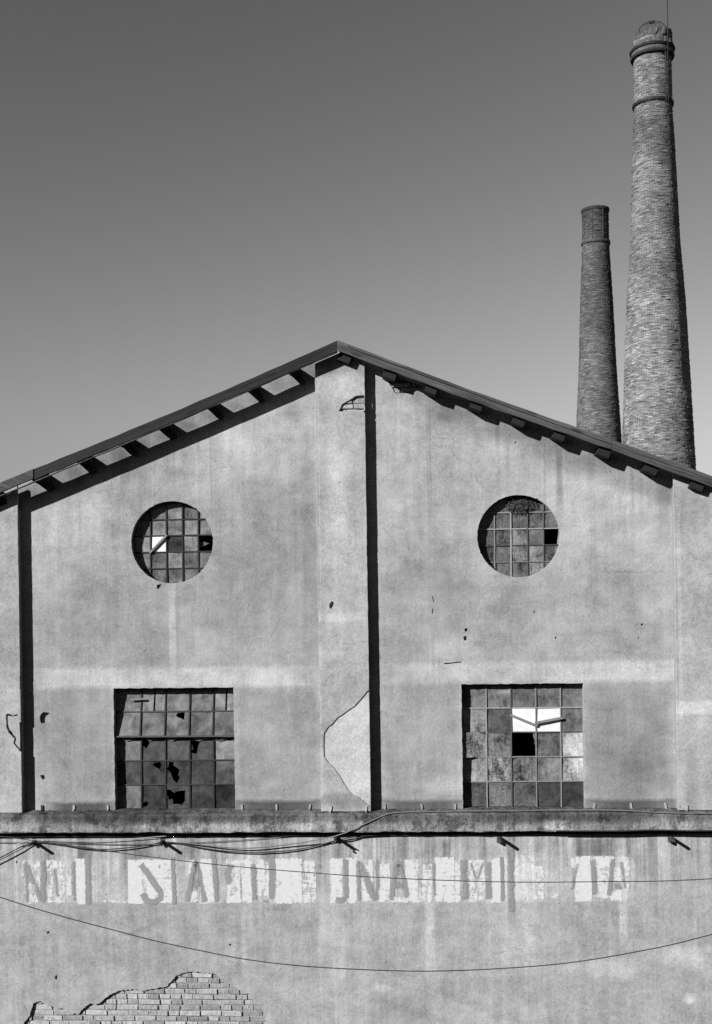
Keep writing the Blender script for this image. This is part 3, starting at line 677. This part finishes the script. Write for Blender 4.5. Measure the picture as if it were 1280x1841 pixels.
# ------------------------------------------------------------------ lettering: worn limewash fields and grey letter strokes
YW = YL - .0025
washes = []
for a in [(40, 1548, 45, 1576, .7), (57, 1547, 75, 1596, .62), (52, 1606, 70, 1625, .6), (85, 1546, 117, 1624, .58), (118, 1560, 131, 1612, .42), (138, 1545, 154, 1625, .95),
          (232, 1547, 256, 1624, .98), (256.5, 1545, 309, 1623, .78), (185, 1618, 231, 1623, .55), (339, 1546, 349, 1570, .8), (361, 1545, 386, 1624, .82), (340, 1600, 360, 1623, .55), (409, 1545, 455, 1623, .72), (456, 1546, 486, 1612, .62),
          (492, 1544, 543, 1624, .85), (543.5, 1546, 567, 1623, .62), (595, 1544, 616, 1622, .85), (625, 1543, 641, 1623, .95), (650, 1546, 672, 1622, .66), (682, 1552, 701, 1621, .82), (702, 1612, 730, 1622, .75),
          (730, 1546, 752, 1622, .72), (752.5, 1552, 778, 1622, .55), (784, 1542, 816, 1622, .88), (816.5, 1546, 828, 1622, .66), (842, 1546, 872, 1622, .58), (884, 1543, 900, 1622, .92),
          (960, 1555, 978, 1618, .46), (990, 1604, 1008, 1619, .5), (1028, 1544, 1035, 1560, .75), (1035.5, 1540, 1062, 1620, .9), (1062.5, 1540, 1103, 1560, .88), (1071, 1561, 1098, 1616, .6), (1103.5, 1560, 1118, 1586, .78), (1099, 1600, 1119, 1620, .78), (1120, 1542, 1131, 1602, .74)]:
    x0, y0, x1, y1, k = a
    ax, az0 = P2(x0, y1, YW); bx_, bz = P2(x1, y0, YW); lv = -.0004 * (len(washes) % 4)
    ax -= .008; bx_ += .008; az0 -= .008; bz += .008
    nx_ = max(3, int((bx_ - ax) / .014)); nz_ = max(3, int((bz - az0) / .014)); vs, cov = [], []
    for q in range(nz_ + 1):
        for p in range(nx_ + 1):
            x = ax + (bx_ - ax) * p / nx_; z = az0 + (bz - az0) * q / nz_
            vs.append((x, YW + lv, z)); cov.append(min(1, min(x - ax, bx_ - x) / .022 + .0, min(z - az0, bz - z) / .022))
    fs = [(q * (nx_ + 1) + p, q * (nx_ + 1) + p + 1, (q + 1) * (nx_ + 1) + p + 1, (q + 1) * (nx_ + 1) + p) for q in range(nz_) for p in range(nx_)]
    o = mesh('limewash_field', vs, fs, M_lime, lwall); tone(o, k + .04); washes.append(o)
    o.data.attributes.new('cover', 'FLOAT', 'POINT').data.foreach_set('value', np.array(cov, dtype=np.float32))
nst = 0
def stroke(parent_name, pts, w, k=.75):
    """one letter: a ribbon along the brush path"""
    global nst
    P = [Vector(P2(x, y, YW)) for x, y in pts]; ww = w * .0061 / 2 * 1.3; L, Rr = [], []
    Q = []
    for i in range(len(P) - 1):
        n = max(2, int((P[i + 1] - P[i]).length / .03))
        Q += [P[i].lerp(P[i + 1], q / n) for q in range(n)]
    Q.append(P[-1])
    for i, p in enumerate(Q):
        d = (Q[min(i + 1, len(Q) - 1)] - Q[max(i - 1, 0)]).normalized(); nn = Vector((-d.y, d.x))
        L.append(p + nn * ww * random.uniform(.8, 1.15)); Rr.append(p - nn * ww * random.uniform(.8, 1.15))
    n = len(Q); yy = YW - .0022 - .0004 * (nst % 5); nst += 1
    o = mesh('letter_stroke', [(p.x, yy, p.y) for p in L + Q + Rr], [(i, i + 1, n + i + 1, n + i) for i in range(n - 1)] + [(n + i, n + i + 1, 2 * n + i + 1, 2 * n + i) for i in range(n - 1)], M_letter, lwall); tone(o, k + .12)
    cov = [0.0] * n + [1.0] * n + [0.0] * n; cov[n] = cov[2 * n - 1] = .2
    o.data.attributes.new('cover', 'FLOAT', 'POINT').data.foreach_set('value', np.array(cov, dtype=np.float32))
for pts, w, k in [([(45, 1549), (48, 1623)], 10, .55), ([(48, 1556), (60, 1585), (75, 1618)], 10, .7), ([(77, 1545), (79, 1622)], 10, .75), ([(97, 1560), (100, 1582), (103, 1615)], 8, .6), ([(131, 1547), (134, 1622)], 9, .55), ([(157, 1532), (159, 1626)], 9, .85),
    ([(253, 1554), (262, 1566), (278, 1588), (289, 1604), (288, 1615), (278, 1622), (264, 1620), (257, 1606)], 9.5, .95), ([(310, 1540), (314, 1626)], 6.5, .85), ([(286, 1552), (287, 1564)], 6, .5),
    ([(336, 1622), (343, 1585), (352, 1548), (360, 1580), (368, 1622)], 9, .75), ([(345, 1588), (361, 1590)], 22, .7), ([(382, 1518), (386, 1570), (390, 1622)], 8, .8), ([(416, 1552), (410, 1572), (414, 1590)], 13, .65), ([(432, 1565), (434, 1618)], 6, .45),
    ([(455, 1553), (458, 1618)], 9, .8), ([(470, 1619), (482, 1620)], 6, .6), ([(487, 1526), (489, 1550), (490, 1616)], 10, .85), ([(621, 1545), (622, 1612), (614, 1619), (603, 1617)], 8.5, .85),
    ([(643, 1547), (646, 1620)], 7.5, .75), ([(646, 1550), (660, 1582), (676, 1619)], 13, .7), ([(677, 1545), (679, 1600)], 9.5, .7), ([(702, 1618), (709, 1580), (716, 1548), (724, 1575), (733, 1614)], 9, .72), ([(711, 1592), (728, 1592)], 14, .6),
    ([(780, 1550), (781, 1612)], 6, .5), ([(833, 1545), (837, 1617)], 12, .75), ([(846, 1550), (857, 1584), (869, 1550)], 7, .5), ([(878, 1548), (880, 1616)], 10, .75), ([(902, 1540), (904, 1620)], 6, .75), ([(918, 1522), (919, 1570), (920, 1640)], 11, .6),
    ([(1040, 1550), (1034, 1570), (1028, 1600)], 8, .5), ([(1066, 1543), (1068, 1575), (1070, 1608)], 8.5, .8), ([(1101, 1544), (1099, 1572), (1095, 1610)], 6.5, .85), ([(1116, 1548), (1121, 1575), (1124, 1600)], 7, .6), ([(1100, 1592), (1118, 1594)], 9, .6)]:
    stroke('', pts, w, k)

# ------------------------------------------------------------------ chimneys
def chimney(name, label, axis_px, Y, prof_px, zcut, base, dark, cap):
    """prof_px: (photo row, half width in px) from the top down"""
    c = W(*axis_px, Y); sx = (Y + D) / FPX
    root = empty(name, (c.x, Y, 0)); tag(root, label, 'chimney', 'brick factory chimneys')
    zr = sorted([(W(axis_px[0], py, Y).z, hw * sx * .985) for py, hw in prof_px])
    zs = np.array([a for a, b in zr]); rs = np.array([b for a, b in zr])
    slope0 = (rs[0] - rs[1]) / (zs[1] - zs[0])
    R = lambda z: float(np.interp(z, zs, rs)) if z >= zs[0] else rs[0] + (zs[0] - z) * slope0
    ztop = zs[-1]
    n = 48; zz_ = [0] + list(np.linspace(zcut, ztop, 30)); vs = []; fs = []
    for z in zz_:
        for i in range(n): a = 2 * math.pi * i / n; r = R(z) - .035; vs.append((r * math.cos(a), r * math.sin(a), z))
    for k in range(len(zz_) - 1):
        for i in range(n): fs.append((k * n + i, k * n + (i + 1) % n, (k + 1) * n + (i + 1) % n, (k + 1) * n + i))
    mesh('shaft', vs, fs, M_chcore, root)
    # the courses, brick by brick, joined (far too many and small to pick apart)
    V, Fc, T = [], [], []; z = zcut; row = 0; hc = .056
    while z < ztop - .02:
        r = R(z + hc / 2); nb = max(10, int(2 * math.pi * r / .215)); ph = row * .5 + random.uniform(-.1, .1)
        for i in range(nb):
            if random.random() < .012: continue
            a0 = 2 * math.pi * (i + ph) / nb; a1 = a0 + 2 * math.pi / nb * .955
            am = (a0 + a1) / 2
            if math.sin(am) > .35: continue                      # the far side cannot be seen from the yard; the shaft closes it
            dr = random.gauss(0, .008) + (random.random() < .05) * random.uniform(-.03, .02); ro = r + dr; ri = r - .05; z1 = z + hc * random.uniform(.80, .88)
            b = len(V); q = random.uniform(-.006, .006)
            for zz3 in (z + q * .3, z1 + q * .3):
                V += [(ro * math.cos(a0), ro * math.sin(a0), zz3), (ro * math.cos(a1), ro * math.sin(a1), zz3 + q), (ri * math.cos(a1), ri * math.sin(a1), zz3), (ri * math.cos(a0), ri * math.sin(a0), zz3)]
            Fc += [(b, b + 1, b + 5, b + 4), (b + 4, b + 5, b + 6, b + 7), (b, b + 3, b + 2, b + 1), (b + 1, b + 2, b + 6, b + 5), (b + 3, b, b + 4, b + 7)]
            t = base * math.exp(random.gauss(0, .22)) * dark(z, am)
            T += [min(t, .27)] * 8
        z += hc; row += 1
    me = bpy.data.meshes.new('brickwork'); me.from_pydata(V, [], Fc); me.materials.append(M_chim)
    at = me.attributes.new('tone', 'FLOAT', 'POINT'); at.data.foreach_set('value', np.array(T, dtype=np.float32)); me.update()
    bo = link(bpy.data.objects.new('brickwork', me), root); bo['kind'] = 'stuff'
    def ring(nm, zc_, rad, h, depth, mat):
        vs, fs = [], []; n = 64; pr = [(-.04, -h / 2), (depth * .8, -h / 2), (depth, 0), (depth * .8, h / 2), (-.04, h / 2)]; k = len(pr)
        for i in range(n):
            a = 2 * math.pi * i / n
            for d_, dz in pr: w = rad + d_ + random.uniform(-.006, .006); vs.append((w * math.cos(a), w * math.sin(a), zc_ + dz + random.uniform(-.006, .006)))
        for i in range(n):
            for j in range(k): fs.append((i * k + j, ((i + 1) % n) * k + j, ((i + 1) % n) * k + (j + 1) % k, i * k + (j + 1) % k))
        return mesh(nm, vs, fs, mat, root)
    cap(root, R, ztop, ring, sx)
    return root

nr = np.random.default_rng(3)
def dark_big(z, a):
    zt = W(1176, 57, 35).z; h = (zt - z)
    d = 1.0 - .42 * math.exp(-((h - 4.6) / 1.5) ** 2) - .12 * math.exp(-((h - 9) / 2.0) ** 2)
    return d * (1.0 - .18 * (0.5 + .5 * math.sin(z * 2.3 + a * 2)) )
def cap_big(root, R, ztop, ring, sx):
    zr = lambda py: W(1176, py, 35).z
    ring('iron_band', zr(190), R(zr(190)), .12, .07, M_black)
    R1 = R(zr(112))
    ring('corbel_ring', zr(104.5), R1, .13, .13, M_soot); ring('corbel_ring', zr(98.5), R1, .15, .09, M_chim_plain); ring('corbel_ring', zr(92.5), R1, .13, .16, M_soot)
    # sloping cement shoulder and broken rim
    n = 56; pr = [(R1 + .15, zr(92)), (R1 + .11, zr(88)), (R1 + .02, zr(78)), (R1 + .05, zr(76)), (R1 + .05, zr(64)), (R1 - .14, zr(63.5)), (R1 - .3, zr(82))]
    vs, fs = [], []; k = len(pr)
    for i in range(n):
        a = 2 * math.pi * i / n; low = max(0, math.cos(a - math.radians(200))) ** 2
        for q, (r, z) in enumerate(pr):
            rr_ = r + random.uniform(-.025, .025) - (.08 * low if q >= 2 else 0); vs.append((rr_ * math.cos(a), rr_ * math.sin(a), z + random.uniform(-.03, .03) - (.14 * low if q in (4, 5) else 0)))
    for i in range(n):
        for j in range(k - 1): fs.append((i * k + j, ((i + 1) % n) * k + j, ((i + 1) % n) * k + j + 1, i * k + j + 1))
    mesh('chimney_cap', vs, fs, M_cap, root)
    # wire dome over the mouth
    r0 = R1 - .12; zb_ = zr(66); hd = zr(40) - zr(66)
    for i in range(11):
        a = 2 * math.pi * (i + .3) / 11
        tube('cage_wire', [(r0 * math.cos(t) * math.cos(a), r0 * math.cos(t) * math.sin(a), zb_ + hd * math.sin(t)) for t in np.linspace(0, math.pi / 2 * .92, 8)], .009, M_black, root, 4)
    tube('cage_wire', [(r0 * .13 * math.cos(a), r0 * .13 * math.sin(a), zb_ + hd) for a in np.linspace(0, 2 * math.pi, 13)], .03, M_black, root, 5)
    tube('cage_wire', [(r0 * .8 * math.cos(a), r0 * .8 * math.sin(a), zb_ + hd * .6) for a in np.linspace(0, 2 * math.pi, 25)], .009, M_black, root, 4)
    # lightning rod with its down conductor
    a = math.radians(-62); ro = R1 + .2
    tube('lightning_rod', [(ro * math.cos(a), ro * math.sin(a), zr(125)), (ro * math.cos(a), ro * math.sin(a), zr(70)), (ro * math.cos(a), ro * math.sin(a), zr(-40))], .024, M_black, root, 6)
    for da in (-.06, .06):
        pts = [((R(z) + .1) * math.cos(a + da), (R(z) + .1) * math.sin(a + da), z) for z in np.linspace(zr(200), zr(108), 14)]
        tube('ladder_rail', pts, .02, M_black, root, 5)
    pts = [((R(z) + .05) * math.cos(a), (R(z) + .05) * math.sin(a), z) for z in np.linspace(zr(700), zr(200), 40)]
    tube('down_conductor', pts, .014, M_black, root, 5)
def tone_plain(name, v): return simple(name, v, 5, 2.2, bump=.03, fine=22)
M_chim_plain = tone_plain('corbel_brick', .07); M_cap = tone_plain('cap_cement', .055)
chimney('brick_chimney', 'tall pale brick chimney with wire dome and lightning rod', (1183, 800), 35.0,
        [(76, 33.3), (110, 33.3), (200, 33.8), (263, 37), (334, 40), (440, 43.8), (540, 51.5), (660, 57), (780, 62.2), (842, 65)], W(1183, 870, 35).z, .145, dark_big, cap_big)
def dark_small(z, a):
    zt = W(1070, 370, 44).z; h = zt - z
    return (1.0 - .5 * math.exp(-((h - .4) / 1.6) ** 2) - .2 * math.exp(-((h - 4) / 2) ** 2)) * (1 - .15 * (0.5 + .5 * math.sin(z * 1.7 + a * 3)))
def cap_small(root, R, ztop, ring, sx):
    zr = lambda py: W(1070, py, 44).z
    ring('iron_band', zr(438), R(zr(438)), .13, .06, M_iron); ring('rim', ztop - .06, R(ztop), .14, .035, M_soot)
    for ang in (-112, -66):
        a = math.radians(ang); tube('iron_strap', [((R(z) + .015) * math.cos(a), (R(z) + .015) * math.sin(a), z) for z in np.linspace(zr(438), ztop - .1, 6)], .016, M_iron, root, 4)
chimney('brick_chimney', 'shorter dark brick chimney with one iron band behind the roof', (1076, 780), 44.0,
        [(377, 23.9), (420, 23.7), (445, 24.2), (540, 29), (660, 33.5), (780, 40), (800, 41)], W(1076, 830, 44).z, .085, dark_small, cap_small)

# ------------------------------------------------------------------ cable brackets on the lower wall, cables and wires
RL = .195
tips = []
names = {62: 'iron cable bracket under the ledge, leftmost of five', 292: 'iron cable bracket below the broken flap window', 604: 'forked iron cable bracket below the central pilaster', 897: 'bare iron bracket below the window with white panes', 1204: 'bare iron bracket under the ledge, rightmost of five'}
def bracket(px, py, fork, ins):
    p = W(px, py, YL); r = tag(empty('cable_bracket', (p.x, YL, p.z)), names[px], 'bracket', 'iron cable brackets under the ledge')
    hw = .013
    mesh('rod', boxv(-hw, hw, -RL, .03, -hw, hw), BF, M_iron, r)
    mesh('wall_plate', boxv(-.022, .022, -.006, .0, -.032, .032), BF, M_iron, r)
    if fork:
        mesh('prong', boxv(.004, .016, -RL - .03, -RL - .002, .002, .014), BF, M_iron, r); mesh('prong', boxv(-.024, -.012, -RL - .03, -RL - .002, -.03, -.01), BF, M_iron, r)
    if ins:
        tube('insulator', [(0, -.035, -.045), (0, -.035, -.03), (0, -.035, -.012), (0, -.035, .0)], .016, M_iron, r, 8, rr=[.012, .018, .014, .012])
    else:
        mesh('clamp', boxv(-.026, -.002, -.075, -.03, -.05, -.012), BF, M_iron, r)
    return p
T = {}
for px, py, fk, ins in ((62, 1513, False, True), (292, 1512, False, True), (604, 1505, True, True), (897, 1505, False, False), (1204, 1504, False, False)):
    p = bracket(px, py, fk, ins); T[px] = Vector((p.x, YL - RL + .02, p.z - .035))
def cable(name, label, pts, r, mat=M_cable, per=8):
    return tag(tube(name, spline(pts, per), r, mat), label, 'cable')
def sag(a, b, s, n=7): return [a.lerp(b, i / n) - Vector((0, 0, s * 4 * (i / n) * (1 - i / n))) for i in range(n + 1)]
YC = YL - .035
pts = [W(x, y, YC - .01 * math.sin(q)) for q, (x, y) in enumerate([(-400, 1745), (-150, 1622), (12, 1540), (48, 1521), (62, 1516), (75, 1514.5), (110, 1519), (150, 1525), (190, 1527), (240, 1523), (275, 1517.5), (292, 1514), (320, 1516), (360, 1524), (410, 1530.5), (470, 1532.5), (530, 1528), (575, 1519), (604, 1511.5), (635, 1505), (680, 1501)])]
cable('cable', 'black cable sagging between the three brackets with cables', pts, .0065)
pts = [W(x, y, YC + .01) for x, y in [(-200, 1513), (12, 1515), (48, 1514), (128, 1516), (200, 1518), (266, 1518), (290, 1516), (335, 1515.5), (400, 1512.5), (450, 1509), (540, 1502), (620, 1499)]]
cable('cable', 'thin slack wire close under the ledge by the broken window', pts, .0035)
pts = [W(x, y, YC - .012) for x, y in [(-200, 1640), (12, 1527), (30, 1519), (48, 1511.5), (70, 1509.5), (110, 1510.5), (160, 1512), (220, 1509), (300, 1503)]]
cable('cable', 'pale wire rising to the leftmost bracket', pts, .004, M_palepaint)
pts = [W(320, 1514, YC), W(430, 1525, YC - .02), W(520, 1518, -.10), W(590, 1506, -.16), W(611, 1500.5, -.19), W(630, 1493.5, -.192), W(665, 1477, -.185), W(690, 1466, -.183), W(710, 1461.5, -.176), W(760, 1459, -.16), W(900, 1457.5, -.15), W(1040, 1456, -.15), W(1120, 1457, -.165), W(1190, 1461, -.182), W(1280, 1462.5, -.183), W(1500, 1462, -.18)]
cable('cable', 'grey cable climbing over the ledge beside the central pilaster', pts, .0065, M_palecable)
cable('cable', 'dark cable running along the underside of the ledge edge', [W(x, 1495.2 - (x - 640) * .0037 + random.uniform(-.8, .8), -.182) for x in range(1000, 1600, 40)], .0075)
cable('cable', 'black tube added to deepen the shade below the ledge', [W(x, 1500.5 - (x - 640) * .0045, YL - .02) for x in range(-400, 1800, 60)], .016)  # black tube added to darken the shadow band under the ledge
def far_wire(label, pix, Y0, Y1, r):
    n = len(pix); p = [W(x, y, Y0 + (Y1 - Y0) * i / (n - 1)) for i, (x, y) in enumerate(pix)]
    return cable('wire', label, p, r, per=10)
far_wire('long thin wire crossing the faded lettering', [(-1400, 1190), (-600, 1400), (-200, 1474), (62, 1511.5), (150, 1523), (250, 1538), (400, 1555.5), (560, 1569), (700, 1578.5), (900, 1585.5), (1080, 1585), (1268, 1580.5), (1700, 1550), (2400, 1440)], -6.0, -6.0, .0024)
far_wire('long sagging wire hanging low across the street wall', [(-1400, 1060), (-600, 1395), (-200, 1545), (12, 1617), (110, 1647), (200, 1671), (275, 1690.5), (360, 1709), (450, 1726), (560, 1738), (700, 1745), (800, 1745.5), (920, 1740), (1030, 1730), (1150, 1710), (1268, 1683), (1600, 1590), (2300, 1330)], -6.2, -6.2, .0027)

# ------------------------------------------------------------------ nest in the round window
vs, fs = [], []
c = W(934, 909, .085)
for i in range(620):
    th = random.uniform(0, 2 * math.pi); q = random.random() ** .5
    ex = q * math.cos(th) * .145; ez = q * math.sin(th) * .08
    p = c + Vector((ex + (.03 if ez > 0 else 0) * random.uniform(-1, 1.5), random.uniform(-.05, .045) * (1 - q * .6), ez))
    d = Vector((random.gauss(0, 1), random.gauss(0, .5), random.gauss(0, .8))).normalized() * random.uniform(.012, .045)
    wv = d.cross(Vector((random.gauss(0, 1), random.gauss(0, 1), random.gauss(0, 1)))).normalized() * random.uniform(.0015, .005)
    uv = d.cross(wv).normalized() * .0015; b = len(vs)
    for e in (p - d, p + d): vs += [e + wv, e - wv + uv, e - uv]
    fs += [(b, b + 1, b + 4, b + 3), (b + 1, b + 2, b + 5, b + 4), (b + 2, b, b + 3, b + 5)]
tag(mesh('bird_nest', vs, fs, M_straw), 'ragged straw bird nest stuffed into the top of a round window', 'nest')
